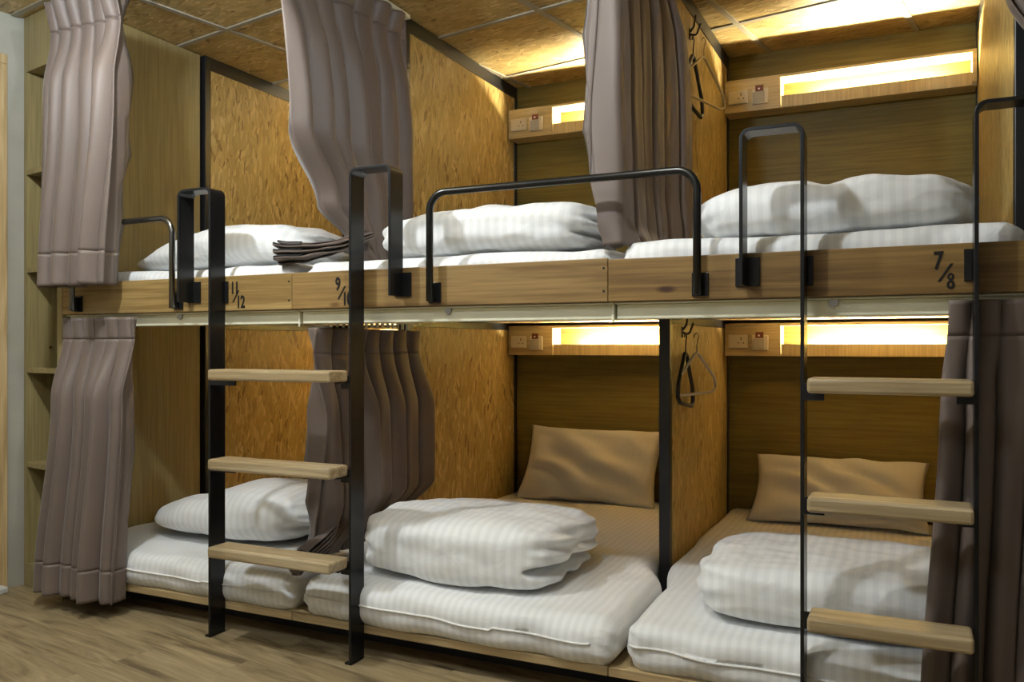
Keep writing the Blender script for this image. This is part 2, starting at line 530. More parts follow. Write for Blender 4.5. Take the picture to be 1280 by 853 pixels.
# =====================================================================
# open shelf unit at the left end and the end panel
# =====================================================================
su = thing('shelf_unit', 'pale wood-laminate open shelf tower in the far left corner, by the door', 'shelf', (*room(-3.36, 1.85), 0))
x0, x1, y0, y1 = -3.695, -3.32, 1.68, 1.98
def rb(x0, x1, y0, y1, z0, z1):
    def cp(x, y):
        if x > -3.6:      # right-hand edges follow the end panel
            return (-3.052 + (x - xr), room(0, y)[1] - s10 * ((-3.052 - y * s10) / c10))
        return room(x, y)
    return MB().prism([cp(x0, y0), cp(x1, y0), cp(x1, y1), cp(x0, y1)], z0, z1)
xr = -3.385
obj('side_panel', rb(x0, x0 + .02, y0, y1, 0, ZC - .004), M['laminate_light'], su)
obj('side_panel', rb(xr - .018, xr, y0 + .0, y1, 0, ZC - .004), M['laminate_light'], su)
obj('back_panel', rb(x0 + .02, xr - .018, y1 - .012, y1, 0, ZC - .004), M['laminate_light'], su)
obj('fascia', rb(x0 + .02, xr - .018, y0, y0 + .018, 2.142, ZC - .004), M['laminate_light'], su)
obj('kick_board', rb(x0 + .02, xr - .018, y0, y0 + .018, 0, .074), M['laminate_light'], su)
obj('shelf', rb(x0 + .02, xr - .018, y0 + .018, y1 - .012, 2.142, 2.16), M['laminate_light'], su)
for z in (1.733, 1.326, .91, .517, .094):
    obj('shelf', rb(x0 + .02, xr - .018, y0 + .002, y1 - .012, z - .02, z), M['laminate_light'], su)
for z in (1.40, 1.25, 1.86, .99, .62):
    obj('shelf_pin', rb(x0 + .02, x0 + .026, y0 + .09, y0 + .1, z, z + .01), M['steel'], su)

ep = thing('end_panel', 'tall pale wood-laminate panel closing the left end of the bunks', 'panel', (-3.03, .36, 0))
obj('panel', MB().box(-3.048, -3.022, .0, .36, .0, ZC - .004), M['laminate_light'], ep, bevel=.001)
obj('panel', MB().box(-3.048, -3.0225, .361, YP - .018, .0, ZC - .004), M['laminate_light'], ep, bevel=.001)
obj('screw', MB().tube([(-3.024, .33, 2.11), (-3.0205, .33, 2.11)], .004, 8), M['dark_screw'], ep)
obj('screw', MB().tube([(-3.024, .33, .80), (-3.0205, .33, .80)], .004, 8), M['dark_screw'], ep)

# =====================================================================
# partitions: black steel frame round an OSB panel, upper and lower ones
# =====================================================================
def partition(px, zlo, zhi, yf, label, group, beam=.062, post=.036):
    t = thing('partition', label, 'partition', (px, (yf + YB) / 2, zlo), group)
    h = TP / 2
    obj('panel', MB().box(px - h, px + h, yf + post, YB - .034, zlo, zhi - beam * .9), M['osb_wall'], t)
    obj('front_post', MB().box(px - h - .006, px + h + .006, yf, yf + post, zlo, zhi), M['black'], t, bevel=.003)
    obj('top_beam', MB().box(px - h - .004, px + h + .004, yf + post, YB - .002, zhi - beam, zhi), M['black'], t, bevel=.002)
    obj('rear_post', MB().box(px - h - .004, px + h + .004, YB - .034, YB - .002, zlo, zhi - beam), M['black'], t, bevel=.002)
    return t
up = 'upper bunk partitions'; lo = 'lower bunk partitions'
partition(PX[0], ZU + .001, ZC - .001, YP, 'upper strand-board partition right of the laminate end panel, behind bed 11/12', up)
partition(PX[1], ZU + .001, ZC - .001, YP, 'upper strand-board partition between beds 11/12 and 9/10', up)
partition(PX[2], ZU + .001, ZC - .001, YP, 'upper strand-board partition with hangers, between beds 9/10 and 7/8', up)
partition(PX[3], ZU + .001, ZC - .001, .33, 'upper strand-board partition at the right edge of the photo, brightly lit beside bed 7/8', up)
zl = 1.118
partition(PX[0], ZP + .001, zl, YP, 'lower strand-board partition behind the lower bed at the far left', lo, .035)
partition(PX[1], ZP + .001, zl, YP, 'lower strand-board partition left of the lower middle bed with the tan-lit pillow', lo, .035)
partition(PX[2], ZP + .001, zl, YP, 'lower strand-board partition with a hanging hanger, right of the lower middle bed', lo, .035)
partition(PX[3], ZP + .001, zl, YP, 'lower strand-board partition behind the lower right curtain', lo, .035)

# =====================================================================
# decks, platforms, front boards, cream rails
# =====================================================================
names = ['11/12', '9/10', '7/8']
where = ['left', 'middle', 'right']
def board_text(parent, top, bot, x, zc, h=.043):
    """painted bed number: top/slash/bottom set diagonally"""
    def letter(s, x, z, sx=.70, size=h, shear=0):
        if s == '8':        # two stacked rings
            for cz, rx, rz in ((.0300, .0072, .0088), (.0110, .0084, .0105)):
                n = 24; vs = []
                for yy in (-.0014, -.0002):
                    for f in (1.0, .36):
                        vs += [(x + .0095 + rx * f * math.cos(2 * PI * k / n) , yy, z + cz + (rz * (f if f == 1 else .50)) * math.sin(2 * PI * k / n)) for k in range(n)]
                fs = []
                for k in range(n):
                    j = (k + 1) % n
                    fs += [(k, j, n + j, n + k), (2 * n + k, 3 * n + k, 3 * n + j, 2 * n + j), (k, 2 * n + k, 2 * n + j, j), (n + k, n + j, 3 * n + j, 3 * n + k)]
                mb.add(vs, fs)
            return
        cu = bpy.data.curves.new('number', 'FONT')
        cu.body = s; cu.size = size * 1.38; cu.offset = .0014; cu.extrude = .0006; cu.space_character = .92
        to = bpy.data.objects.new('tmp', cu); COL.objects.link(to)
        dg = bpy.context.evaluated_depsgraph_get(); dg.update()
        me = bpy.data.meshes.new_from_object(to.evaluated_get(dg))
        bpy.data.objects.remove(to)
        vs = [(x + v.co.x * sx, -.0008 - v.co.z, z + v.co.y) for v in me.vertices]
        fs = [tuple(p.vertices) for p in me.polygons]
        mb.add(vs, fs)
    mb = MB()
    letter(top, x, zc + .003)
    letter(bot, x + .027, zc - .046)
    # slash
    sx, sz = x + .009, zc - .027
    q_ = [(sx, sz), (sx + .0055, sz), (sx + .0325, sz + .042), (sx + .027, sz + .042)]
    mb.add([(u, -.0014, v) for u, v in q_] + [(u, -.0002, v) for u, v in q_],
           [(0, 1, 2, 3), (7, 6, 5, 4), (0, 4, 5, 1), (1, 5, 6, 2), (2, 6, 7, 3), (3, 7, 4, 0)])
    n = obj('bed_number', mb, M['dark_screw'], parent)
    n['label'] = 'black painted number %s/%s' % (top, bot)
    return n

for i in range(3):
    a, b = JX[i], JX[i + 1]
    # upper deck
    t = obj('bunk_deck', MB().box(a + .002, b - .002, .028, YB - .002, zl + .002, ZU), M['platform'])
    tag(t, 'plywood deck carrying the upper mattress of bed %s' % names[i], 'bed base', 'upper bunk decks')
    # front board
    t = thing('front_board', 'pine front board of the upper %s bunk, painted with number %s' % (where[i], names[i]), 'bed board', ((a + b) / 2, .012, ZB0), 'numbered bunk front boards')
    obj('board', MB().box(a + .0006, b - .0006, 0, .026, ZB0, ZB1 - (0, 0, .004)[i]), M[('board', 'board_mid', 'board_brown')[i]], t, bevel=.0025)
    for x in ([b - .012] if i < 2 else []) + ([] if True else [a + .012]):
        for z in (ZB0 + .03, ZB1 - .028):
            obj('screw', MB().tube([(x, .001, z), (x, -.0012, z)], .0036, 8), M['dark_screw'], t)
    tp, bt = names[i].split('/')
    board_text(t, tp, bt, (-2.148, -1.697, .048)[i], 1.180)
    # cream rail below it
    t = thing('support_rail', 'cream painted metal rail under the front board numbered %s' % names[i], 'rail', ((a + b) / 2, .07, 1.075), 'cream rails under the boards')
    ra = a + (.0, .02, .016)[i]; rbx = b + (.012, .01, .0)[i]
    obj('rail_body', MB().box(ra, rbx, .032, .075, 1.076, 1.117), M['cream'], t, bevel=.003)
    obj('rail_flange', MB().box(ra, rbx, .016, .075, 1.1175, 1.1225), M['cream'], t, bevel=.0015)
    obj('end_cap', MB().box(rbx - .008, rbx - .001, .0275, .0315, 1.066, 1.117), M['cream'], t, bevel=.002)
    obj('bracket_screw', MB().tube([((a + b) / 2 + .03, .033, 1.110), ((a + b) / 2 + .03, .024, 1.110)], .012, 10), M['screw'], t)
    # lower platform
    t = thing('bed_platform', 'low plywood platform under the lower %s bed' % ('left', 'middle', 'right')[i], 'bed base', ((a + b) / 2, .9, 0), 'lower bed platforms')
    obj('top', MB().box(a + .001, b - .001, .0, YB - .002, ZP - .026, ZP), M['platform'], t, bevel=.002)
    obj('plinth', MB().box(a + .001, b - .001, .14, .16, 0, ZP - .0265), M['black'], t)
    obj('plinth', MB().box(a + .001, b - .001, 1.5, 1.52, 0, ZP - .0265), M['black'], t)

# =====================================================================
# headboard light boxes with sockets
# =====================================================================
def light_box(xa, xb, zb, label, up):
    t = thing('light_box', label, 'wall light', ((xa + xb) / 2, YB - .05, zb), 'lit headboard shelves')
    yf = YB - .115; zt = zb + .150
    ni = xa + .248                      # start of the niche
    ne = xb - .016
    obj('top_board', MB().box(xa, xb, yf, YB - .001, zt - .012, zt), M['laminate_box'], t, bevel=.001)
    obj('bottom_board', MB().box(xa, xb, yf + .0125, YB - .001, zb, zb + .012), M['laminate_box'], t)
    obj('face_panel', MB().box(xa, ni, yf, yf + .012, zb, zt - .0125), M['laminate_box'], t, bevel=.001)
    obj('side_panel', MB().box(ni - .014, ni, yf + .0125, YB - .001, zb + .0125, zt - .0125), M['laminate_box'], t)
    obj('side_panel', MB().box(ne, xb, yf, YB - .001, zb + .0125, zt - .0125), M['laminate_box'], t, bevel=.001)
    obj('front_lip', MB().box(ni + .004, ne - .0005, yf + .002, yf + .012, zb, zb + .054), M['laminate_lip'], t, bevel=.001)
    obj('led_strip', MB().box(ni + .13, ne - .11, YB - .055, YB - .03, zb + .014, zb + .022), M['led'], t)
    # power socket plate
    s = obj('power_socket', MB().box(xa + .018, xa + .106, yf - .009, yf - .0002, zb + .036, zb + .098), M['socket'], t, bevel=.003)
    cx, cz = xa + .075, zb + .066
    for nm, dx, dz, w, h in (('earth_slot', 0, .013, .004, .012), ('live_slot', -.011, -.006, .007, .004), ('neutral_slot', .011, -.006, .007, .004)):
        obj('pin_slot', MB().box(cx + dx - w / 2, cx + dx + w / 2, yf - .0096, yf - .0088, cz + dz - h / 2, cz + dz + h / 2), M['hole'], s)
    w = obj('key_card_switch', MB().box(xa + .124, xa + .196, yf - .012, yf - .0002, zb + .026, zb + .096), M['socket'], t, bevel=.003)
    obj('card_window', MB().box(xa + .128, xa + .180, yf - .0145, yf - .0115, zb + .032, zb + .080), M['offwhite'], w, bevel=.001)
    obj('sticker', MB().box(xa + .140, xa + .176, yf - .0150, yf - .0118, zb + .082, zb + .110), M['sticker'], w, bevel=.001)
    obj('icon', MB().box(xa + .152, xa + .160, yf - .0156, yf - .0149, zb + .090, zb + .097), M['piping'], w)
    return t
zl_b, zu_b = .955, 2.078
lb = lambda i: (PX[i] + TP / 2 + .006, PX[i + 1] - TP / 2 - .006)
light_box(*lb(1), zu_b, 'glowing wooden light shelf with sockets high above bed 9/10', True)
light_box(*lb(2), zu_b, 'glowing wooden light shelf with sockets high above bed 7/8', True)
light_box(*lb(1), zl_b, 'glowing wooden light shelf above the lower middle bed pillow', False)
light_box(*lb(2), zl_b, 'glowing wooden light shelf above the lower right bed pillow', False)
light_box(*lb(0), zu_b, 'light shelf above bed 11/12, behind the upper middle curtain', True)
light_box(*lb(0), zl_b, 'light shelf above the lower far left bed, behind the lower middle curtain', False)

# =====================================================================
# soft things
# =====================================================================
def cube_surface(nx, ny, nz):
    idx, vs, fs = {}, [], []
    def vid(i, j, k):
        key = (i, j, k)
        if key not in idx:
            idx[key] = len(vs)
            vs.append((2 * i / nx - 1, 2 * j / ny - 1, 2 * k / nz - 1))
        return idx[key]
    for i in range(nx):
        for j in range(ny):
            fs.append((vid(i, j, 0), vid(i, j + 1, 0), vid(i + 1, j + 1, 0), vid(i + 1, j, 0)))
            fs.append((vid(i, j, nz), vid(i + 1, j, nz), vid(i + 1, j + 1, nz), vid(i, j + 1, nz)))
    for i in range(nx):
        for k in range(nz):
            fs.append((vid(i, 0, k), vid(i + 1, 0, k), vid(i + 1, 0, k + 1), vid(i, 0, k + 1)))
            fs.append((vid(i, ny, k), vid(i, ny, k + 1), vid(i + 1, ny, k + 1), vid(i + 1, ny, k)))
    for j in range(ny):
        for k in range(nz):
            fs.append((vid(0, j, k), vid(0, j, k + 1), vid(0, j + 1, k + 1), vid(0, j + 1, k)))
            fs.append((vid(nx, j, k), vid(nx, j + 1, k), vid(nx, j + 1, k + 1), vid(nx, j, k + 1)))
    return vs, fs

def nz3(x, y, z, s=1.0, seed=0.0):
    return noise.noise(Vector((x * s + seed * 7.13, y * s - seed * 3.7, z * s + seed * 1.9)))

def sstep(a, b, x):
    t = max(0, min(1, (x - a) / (b - a)))
    return t * t * (3 - 2 * t)

def mattress(xa, xb, ya, yb, z0, z1, r, label, group, seed, sag=.01, piping=True):
    t = thing('mattress', label, 'mattress', ((xa + xb) / 2, (ya + yb) / 2, z0), group)
    hx, hy, hz = (xb - xa) / 2, (yb - ya) / 2, (z1 - z0) / 2
    cx, cy, cz = (xa + xb) / 2, (ya + yb) / 2, (z0 + z1) / 2
    i = min(range(3), key=lambda k: abs((PX[k] + PX[k + 1]) / 2 + .03 - cx))
    dl = min(.05, PX[i] + .028 - xa) if i else 0.04
    dr = min(0, PX[i + 1] - .030 - xb)
    def place(p, rr=r):
        x, y, z = p[0] * hx, p[1] * hy, p[2] * hz
        qx = max(-hx + rr, min(hx - rr, x)); qy = max(-hy + rr, min(hy - rr, y)); qz = max(-hz + rr * .9, min(hz - rr * .9, z))
        d = Vector((x - qx, y - qy, z - qz))
        if d.length > 1e-9:
            m = max(abs(d.x), abs(d.y), abs(d.z) / .9)
            d = d.normalized() * min(rr, m)
        v = Vector((qx, qy, qz)) + d
        # soft waviness, rounded-down front edge
        wob = .008 * nz3(v.x, v.y, v.z, 3.2, seed) + .004 * nz3(v.x, v.y, v.z, 9, seed + 2)
        f = sstep(-hy + .25, -hy, v.y)
        if v.z > 0:
            v.z += wob - sag * f - .006 * f * nz3(v.x, 0, 0, 5, seed)
        v.y += (.012 * nz3(v.x, 0, v.z, 4, seed + 5) + .010 * nz3(v.x, 0, v.z * 2, 9, seed + 8)) * f
        v.x += .012 * nz3(0, v.y, v.z, 4, seed + 9) * sstep(.8, 1, abs(p[0]))
        # corner puckers
        cxn = sstep(.86, 1, abs(p[0])) * f
        v.y += .006 * cxn * math.sin(v.z * 160 + v.x * 70)
        v.x += .004 * cxn * math.sin(v.z * 120 + seed)
        if v.z < -hz + .005: v.z = -hz
        v.x += (dl * (1 - p[0]) / 2 + dr * (1 + p[0]) / 2) * sstep(.44, .70, v.y + cy)
        return v + Vector((cx, cy, cz))
    # denser towards the edges
    vs, fs = cube_surface(70, 90, 10)
    def warp(u):
        return math.copysign(1 - (1 - abs(u)) ** 1.6, u)
    mb = MB().add([place((warp(a), warp(b), c)) for a, b, c in vs], fs)
    body = obj('mattress_body', mb, M['linen'], t, smooth=True)
    if piping:
        pts = []
        for k in range(81):
            u = -0.99 + 1.86 * k / 80
            p = place((u, -1, .22 - .30 * sstep(-.9, .9, u) + .18 * sstep(.80, .97, u)))
            pts.append((p.x, p.y - .0015, p.z))
        obj('piping', MB().tube(pts, .0036, 6), M['piping'], t, smooth=True)
    return t

Z_UM = 1.290   # top of upper mattresses
Z_LM = .238
mu, ml = 'upper bunk mattresses', 'lower bunk mattresses'
mattress(-3.0, -1.905, .046, 1.80, ZU + .001, Z_UM, .045, 'white mattress of upper bed 11/12, behind the leftmost front board', mu, 1, piping=False)
mattress(-1.868, -.815 + .04, .046, 1.80, ZU + .001, Z_UM, .045, 'white mattress of upper bed 9/10, behind the middle front board', mu, 2, piping=False)
mattress(-.752, .238, .046, 1.80, ZU + .001, Z_UM + .01, .045, 'white mattress of upper bed 7/8, behind the right front board', mu, 3, piping=False)
mattress(-3.0, -1.872, -.012, 1.80, ZP + .001, Z_LM - .005, .05, 'white striped mattress on the low platform at far left, behind the left ladder', ml, 4)
mattress(-1.826, -.735, -.025, 1.80, ZP + .001, Z_LM, .055, 'white striped mattress of the lower middle bed', ml, 5)
mattress(-.715, .30, -.012, 1.80, ZP + .001, Z_LM, .05, 'white striped mattress of the lower right bed, behind the right ladder', ml, 6)

def duvet(xa, xb, ya, yb, z0, z1, label, seed, n=3.4, groove=0.0, notch=0.0, end=1, lean=0.0, taperl=0.0, taperr=0.0, group='folded white duvets', dips=()):
    t = thing('duvet', label, 'duvet', ((xa + xb) / 2, (ya + yb) / 2, z0), group)
    hx, hy, hz = (xb - xa) / 2, (yb - ya) / 2, (z1 - z0) / 2
    cx, cy, cz = (xa + xb) / 2, (ya + yb) / 2, (z0 + z1) / 2
    vs, fs = cube_surface(84, 44, 26)
    out = []
    for p in vs:
        m = (abs(p[0]) ** n + abs(p[1]) ** (n * .85) + abs(p[2]) ** (n * .85)) ** (1 / n)
        a, b, c = p[0] / m, p[1] / m, p[2] / m
        # puffiness: thinner towards a tapered end
        h = 1 - taperl * sstep(.2, -1, a) - taperr * sstep(-.2, 1, a)
        for dx, dd, dw in dips:
            h -= dd * math.exp(-((a - dx) / dw) ** 2)
        x, y, z = a * hx, b * hy, ((c + 1) * h - 1) * hz
        out_dir = Vector((a, b, c)).normalized()
        # folded end showing the layers of the quilt
        if notch:
            e = sstep(.74, 1.0, end * a)
            g = math.exp(-((c + .42 + .10 * b) / .13) ** 2)
            x -= end * notch * e * g
            x += end * (.006 if notch > .06 else .010) * e * math.sin(c * 16 + b * 5 + seed)
        if groove:      # line of the fold along the front
            g = math.exp(-((c + .15 + .1 * math.sin(a * 3 + seed)) / .10) ** 2) * sstep(-.5, -.95, b)
            y += groove * g
        w = .020 * nz3(x, y, z, 4.5, seed) + .008 * nz3(x, y, z, 11, seed + 4) + .004 * nz3(x * .5, y, z, 26, seed + 6)
        # pulls radiating from the ends
        w += .006 * sstep(.55, 1, abs(a)) * math.sin((c * 9 + b * 6) + 3 * nz3(x, y, z, 6, seed))
        v = Vector((x, y + lean * z, z)) + out_dir * w
        if v.z < -hz: v.z = -hz + (v.z + hz) * .1
        out.append(v + Vector((cx, cy, cz)))
    obj('duvet_body', MB().add(out, fs), M['duvet'], t, smooth=True)
    return t

zd = Z_LM + .004
duvet(-2.85, -2.02, .16, .72, zd, .455, 'white striped duvet folded on the lower far left bed, behind the left ladder', 1, taperl=.45, notch=.03, n=2.8)
duvet(-1.70, -.975, .055, .60, zd, .443, 'plump white striped folded duvet on the lower middle bed', 2, notch=.085, n=5.0)
duvet(-.56, .20, .075, .62, zd, .412, 'white striped folded duvet on the lower right bed, behind the right ladder', 3, n=4.8)
zu = Z_UM + .003
duvet(-2.94, -2.0, .14, .70, zu, 1.478, 'white duvet folded on upper bed 11/12, beside the left ladder', 4, taperl=.55, notch=.02, n=2.8)
duvet(-1.675, -.862, .11, .62, zu, 1.462, 'white striped duvet rolled on upper bed 9/10, behind the curved guard rail', 5, notch=.05, n=3.8, taperl=.14)
duvet(-.575, .170, .11, .62, zu + .008, 1.462, 'white double-humped duvet on upper bed 7/8', 6, n=3.5, taperl=.10, dips=((-.02, .09, .10),))

def pillow(cx, yb_, z0, w, h, ang, thick, label, seed, yaw=0):
    """pillow leaning on the back wall"""
    t = thing('pillow', label, 'pillow', (cx, yb_, z0), 'pillows against the headboards')
    N, Mn = 48, 36
    up = Vector((0, math.cos(ang), math.sin(ang))); nr = Vector((0, -math.sin(ang), math.cos(ang))); rt = Vector((1, 0, 0))
    vs, fs = [], []
    def pt(i, j, side):
        u, v = 2 * i / N - 1, 2 * j / Mn - 1
        e = max(0, (1 - abs(u) ** 2.6) * (1 - abs(v) ** 2.6)) ** .5
        # concave sides, pointed corners
        su = u * (1 - .075 * (1 - v * v)); sv = v * (1 - .085 * (1 - u * u))
        th = thick * e * (1 if side > 0 else .5)
        w_ = .5 * thick * e * (.35 * nz3(u, v, 0, 2.2, seed) + .50 * math.sin(8 * (u * .9 + v) + 3 * nz3(u, v, 0, 1.5, seed + 1)) * e)
        p = rt * (su * w / 2) + up * (h / 2 + sv * h / 2) + nr * (side * (th + w_) + .02)
        p += up * .012 * nz3(u, v, .3, 2.5, seed + 3) * abs(v)
        return p + Vector((cx, yb_, z0))
    for side in (1, -1):
        b = len(vs)
        for j in range(Mn + 1):
            for i in range(N + 1):
                vs.append(pt(i, j, side))
        for j in range(Mn):
            for i in range(N):
                a = b + j * (N + 1) + i
                f = (a, a + 1, a + N + 2, a + N + 1)
                fs.append(f if side > 0 else f[::-1])
    mb = MB().add(vs, fs)
    o = obj('pillow_body', mb, M['pillowcase'], t, smooth=True)
    bm = bmesh.new(); bm.from_mesh(o.data); bmesh.ops.remove_doubles(bm, verts=bm.verts, dist=.0008)
    bmesh.ops.recalc_face_normals(bm, faces=bm.faces); bm.to_mesh(o.data); bm.free()
    return t
pillow(-1.43, 1.585, Z_LM - .012, .72, .415, math.radians(58), .075, 'white pillow propped on the headboard of the lower middle bed, lit tan', 1)
pillow(-.285, 1.50, Z_LM - .004, .72, .38, math.radians(41), .075, 'white pillow leaning on the headboard of the lower right bed, lit tan', 2)

# =====================================================================
# ladders
# =====================================================================
def ladder(xl, xr, ztl, ztr, rungs, rx, label, loop=.147, d0=-.072, foot=True):
    t = thing('ladder', label, 'ladder', ((xl + xr) / 2, -.035, 0), 'bunk ladders')
    th = .009
    for sgn, x, zt in ((-1, xl, ztl), (1, xr, ztr)):
        xo = x + sgn * loop
        pts = rounded([(x, 0.0), (x, zt), (xo, zt), (xo, 1.155)], .022, 5)
        s = obj('side_bar', MB().strip([(p.x, p.y) for p in pts], th, d0, -.0015), M['black_steel'], t, bevel=.0012)
        # plates that fix the bar to the front board
        for px_, dz in ((xo, 1.155), (x, 1.152)):
            w = .030
            pl = MB().box(px_ + (.005 if px_ == x and sgn < 0 else -.022 if px_ == x else -.026), px_ + (.019 if px_ == x and sgn < 0 else -.005 if px_ == x else .036), -.006, -.0005, dz, dz + .075)
            obj('bracket', pl, M['black_steel'], s, bevel=.001)
        # small foot plate and bolt on the floor
        obj('foot_plate', MB().box(x - .02, x + .006, d0, -.012, 0, .006), M['black_steel'], s, bevel=.001)
        obj('bolt', MB().tube([(x - .012, d0 + .018, .006), (x - .012, d0 + .018, .016)], .007, 8), M['screw'], s)
    for z in rungs:
        r = obj('tread', MB().box(rx[0], rx[1], -.168, -.073, z, z + .036), M['tread'], t, bevel=.007)
        # steel angle under each end
        for e, xs in ((rx[0] + .002, xl), (rx[1] - .03, xr)):
            lft = xs == xl
            ab = MB().box(e if lft else e + .014, e + .014 if lft else e + .028, -.120, -.0745, z - .005, z - .0005)
            ab.box(min(e, xs), max(e + .028, xs), -.0725, -.066, z - .022, z + .020)
            obj('angle_bracket', ab, M['black_steel'], r, bevel=.001)
    return t
ladder(-2.175, -1.587, 1.544, 1.555, (.304, .593, .888), (-2.088, -1.592), 'black steel ladder with wooden treads at left, between numbers 11/12 and 9/10')
ladder(-.240, .134, 1.545, 1.550, (.332, .612, .890), (-.219, .124), 'black steel ladder with wooden treads at right, beside number 7/8')

# guard rails
def guard_rail(xa, xb, z, zf, label, mat, r=.011):
    t = thing('guard_rail', label, 'guard rail', ((xa + xb) / 2, -.03, zf), 'curved upper bunk guard rails')
    y = -.030
    pts = rounded([(xa, y, zf + .004), (xa, y, z), (xb, y, z), (xb, y, zf + .004)], .055, 8)
    obj('tube', MB().tube(pts, r, 12), mat, t, smooth=True)
    for x in (xa, xb):
        p = obj('foot_bracket', MB().box(x - .020, x + .024, -.0060, -.0005, zf, zf + .062), M['black_steel'], t, bevel=.001)
        obj('sleeve', MB().box(x - .009, x + .009, -.030, -.0065, zf + .002, zf + .056), M['black_steel'], p, bevel=.003)
    return t
guard_rail(-2.925, -2.395, 1.462, 1.133, 'bent steel guard rail on front board 11/12, left of the left ladder', M['bare_steel'])
guard_rail(-1.322, -.507, 1.466, 1.133, 'long bent steel guard rail spanning boards 9/10 and 7/8', M['rail_steel'])

# =====================================================================
# curtains
# =====================================================================
def resample(path, n):
    P = [Vector(p) for p in path]
    L = [0]
    for a, b in zip(P, P[1:]): L.append(L[-1] + (b - a).length)
    out = []
    for k in range(n + 1):
        s = L[-1] * k / n
        i = 0
        while i < len(P) - 2 and L[i + 1] < s: i += 1
        d = L[i + 1] - L[i]
        out.append(P[i].lerp(P[i + 1], (s - L[i]) / d if d > 1e-9 else 0))
    return out

def curtain(label, levels, folds, seed, header=.085, hem=.12, nu=None, nv=90, pinch=True, sharp=.3, edge=0, tail=None, hooks=None):
    """levels: list of (z, path [(x,y)...], amplitude) from top to bottom"""
    nu = nu or int(folds * 22)
    top, bot = levels[0][0], levels[-1][0]
    ctr = levels[0][1][0]
    t = thing('curtain', label, 'curtain', (ctr[0], ctr[1], bot), 'mauve bunk curtains')
    paths = [(z, resample(p, nu), a) for z, p, a in levels]
    rnd = random.Random(seed)
    ph0 = rnd.random() * 6
    amps = [.55 + .9 * rnd.random() for _ in range(folds + 3)]
    grid = []
    zs = []
    for j in range(nv + 1):
        zs.append(top + (bot - top) * j / nv)
    # make rows exactly at the seams
    def row(z):
        for (za, pa, aa), (zb, pb, ab) in zip(paths, paths[1:]):
            if z >= zb - 1e-9:
                f = (za - z) / (za - zb); f = f * f * (3 - 2 * f)
                return [p.lerp(q_, f) for p, q_ in zip(pa, pb)], aa + (ab - aa) * f
        return paths[-1][1], paths[-1][2]
    for z in zs:
        P, A = row(z)
        d = top - z
        if pinch:
            if d < header: k_ = 1.0 - .72 * (d / header)
            else: k_ = .28 + .72 * sstep(0, .22, d - header)
        else:
            k_ = .55 + .45 * sstep(0, .3, d)
        line = []
        for i, p in enumerate(P):
            a, b = P[max(0, i - 1)], P[min(nu, i + 1)]
            tg = (b - a); tg = tg.normalized() if tg.length > 1e-9 else Vector((1, 0))
            nr = Vector((-tg.y, tg.x))
            u = i / nu
            drift = .30 * nz3(u * 2.0, d * .55, seed, 1) * sstep(header, .9, d)
            s = (u + .018 * nz3(u * 5, 0, seed, 1)) * folds + drift
            lobe = abs(math.sin(PI * s + ph0))
            w = 1.15 - 2 * lobe ** .62 + .16 * math.sin(4 * PI * s + 1.3 + seed) * sstep(.1, .5, d) + .10 * nz3(u * 26, d * .35, seed, 1)
            w += .45 * nz3(u * 3.6, d * .35, seed + 20, 1)
            am = amps[int(max(0, min(folds + 2, s + 1)))]
            fa = s + 1 - math.floor(s + 1)
            am = am + (amps[int(max(0, min(folds + 2, s + 2)))] - am) * sstep(.3, 1, fa)
            lat = -.30 * math.sin(2 * PI * s + ph0 * 2) * A * k_   # omega-shaped pleats
            q_ = p + nr * (w * A * k_ * am) + tg * lat
            zz = z + .004 * nz3(u * 12, seed, 0, 1) * sstep(.8, 1, d / (top - bot))
            line.append((q_.x, q_.y, zz))
        grid.append(line)
    jh = max(1, round(header / (top - bot) * nv)) if header else 0
    jm = nv - (max(1, round(hem / (top - bot) * nv)) if hem else 0)
    def piece(nm, ja, jb):
        if jb <= ja: return
        vs = [v for j in range(ja, jb + 1) for v in grid[j]]
        fs = []
        for j in range(jb - ja):
            for i in range(nu):
                a = j * (nu + 1) + i
                fs.append((a, a + 1, a + nu + 2, a + nu + 1))
        obj(nm, MB().add(vs, fs), M['cloth'], t, smooth=True, solid=.0035)
    piece('header_band', 0, jh)
    piece('fabric', jh, jm)
    piece('hem', jm, nv)
    return t

def curtain_track(label, pts, z, gliders, r=None, w=.022, h=.018):
    t = thing('curtain_track', label, 'curtain track', (pts[0][0], pts[0][1], z), 'curtain tracks')
    P = [Vector(p) for p in pts]
    mb = MB()
    vs = []
    for i, p in enumerate(P):
        tg = (P[min(i + 1, len(P) - 1)] - P[max(i - 1, 0)]).normalized(); nr = Vector((-tg.y, tg.x)) * w / 2
        for q_, zz in ((p + nr, z), (p - nr, z), (p - nr, z + h), (p + nr, z + h)):
            vs.append((q_.x, q_.y, zz))
    fs = [(0, 1, 2, 3), tuple(len(vs) - 4 + k for k in (3, 2, 1, 0))]
    for i in range(len(P) - 1):
        for k in range(4):
            fs.append((i * 4 + k, i * 4 + 4 + k, i * 4 + 4 + (k + 1) % 4, i * 4 + (k + 1) % 4))
    obj('track', mb.add(vs, fs), M['cream'], t, bevel=.002)
    for k in range(gliders):
        p = resample(pts, gliders + 1)[k + 1]
        obj('glider', MB().box(p.x - .005, p.x + .005, p.y - .004, p.y + .004, z - .022, z - .0005), M['cream'], t, bevel=.001)
    return t

ZT = ZC - .026
# upper left, in front of the shelf tower
curtain('mauve pleated curtain hanging at the far left, upper bunk, beside the shelf tower',
        [(2.30, [(-2.955, -.085), (-2.575, -.09)], .048), (1.9, [(-2.945, -.085), (-2.565, -.09)], .060), (1.225, [(-2.995, -.09), (-2.63, -.095)], .060)], 6, 3, header=.11)
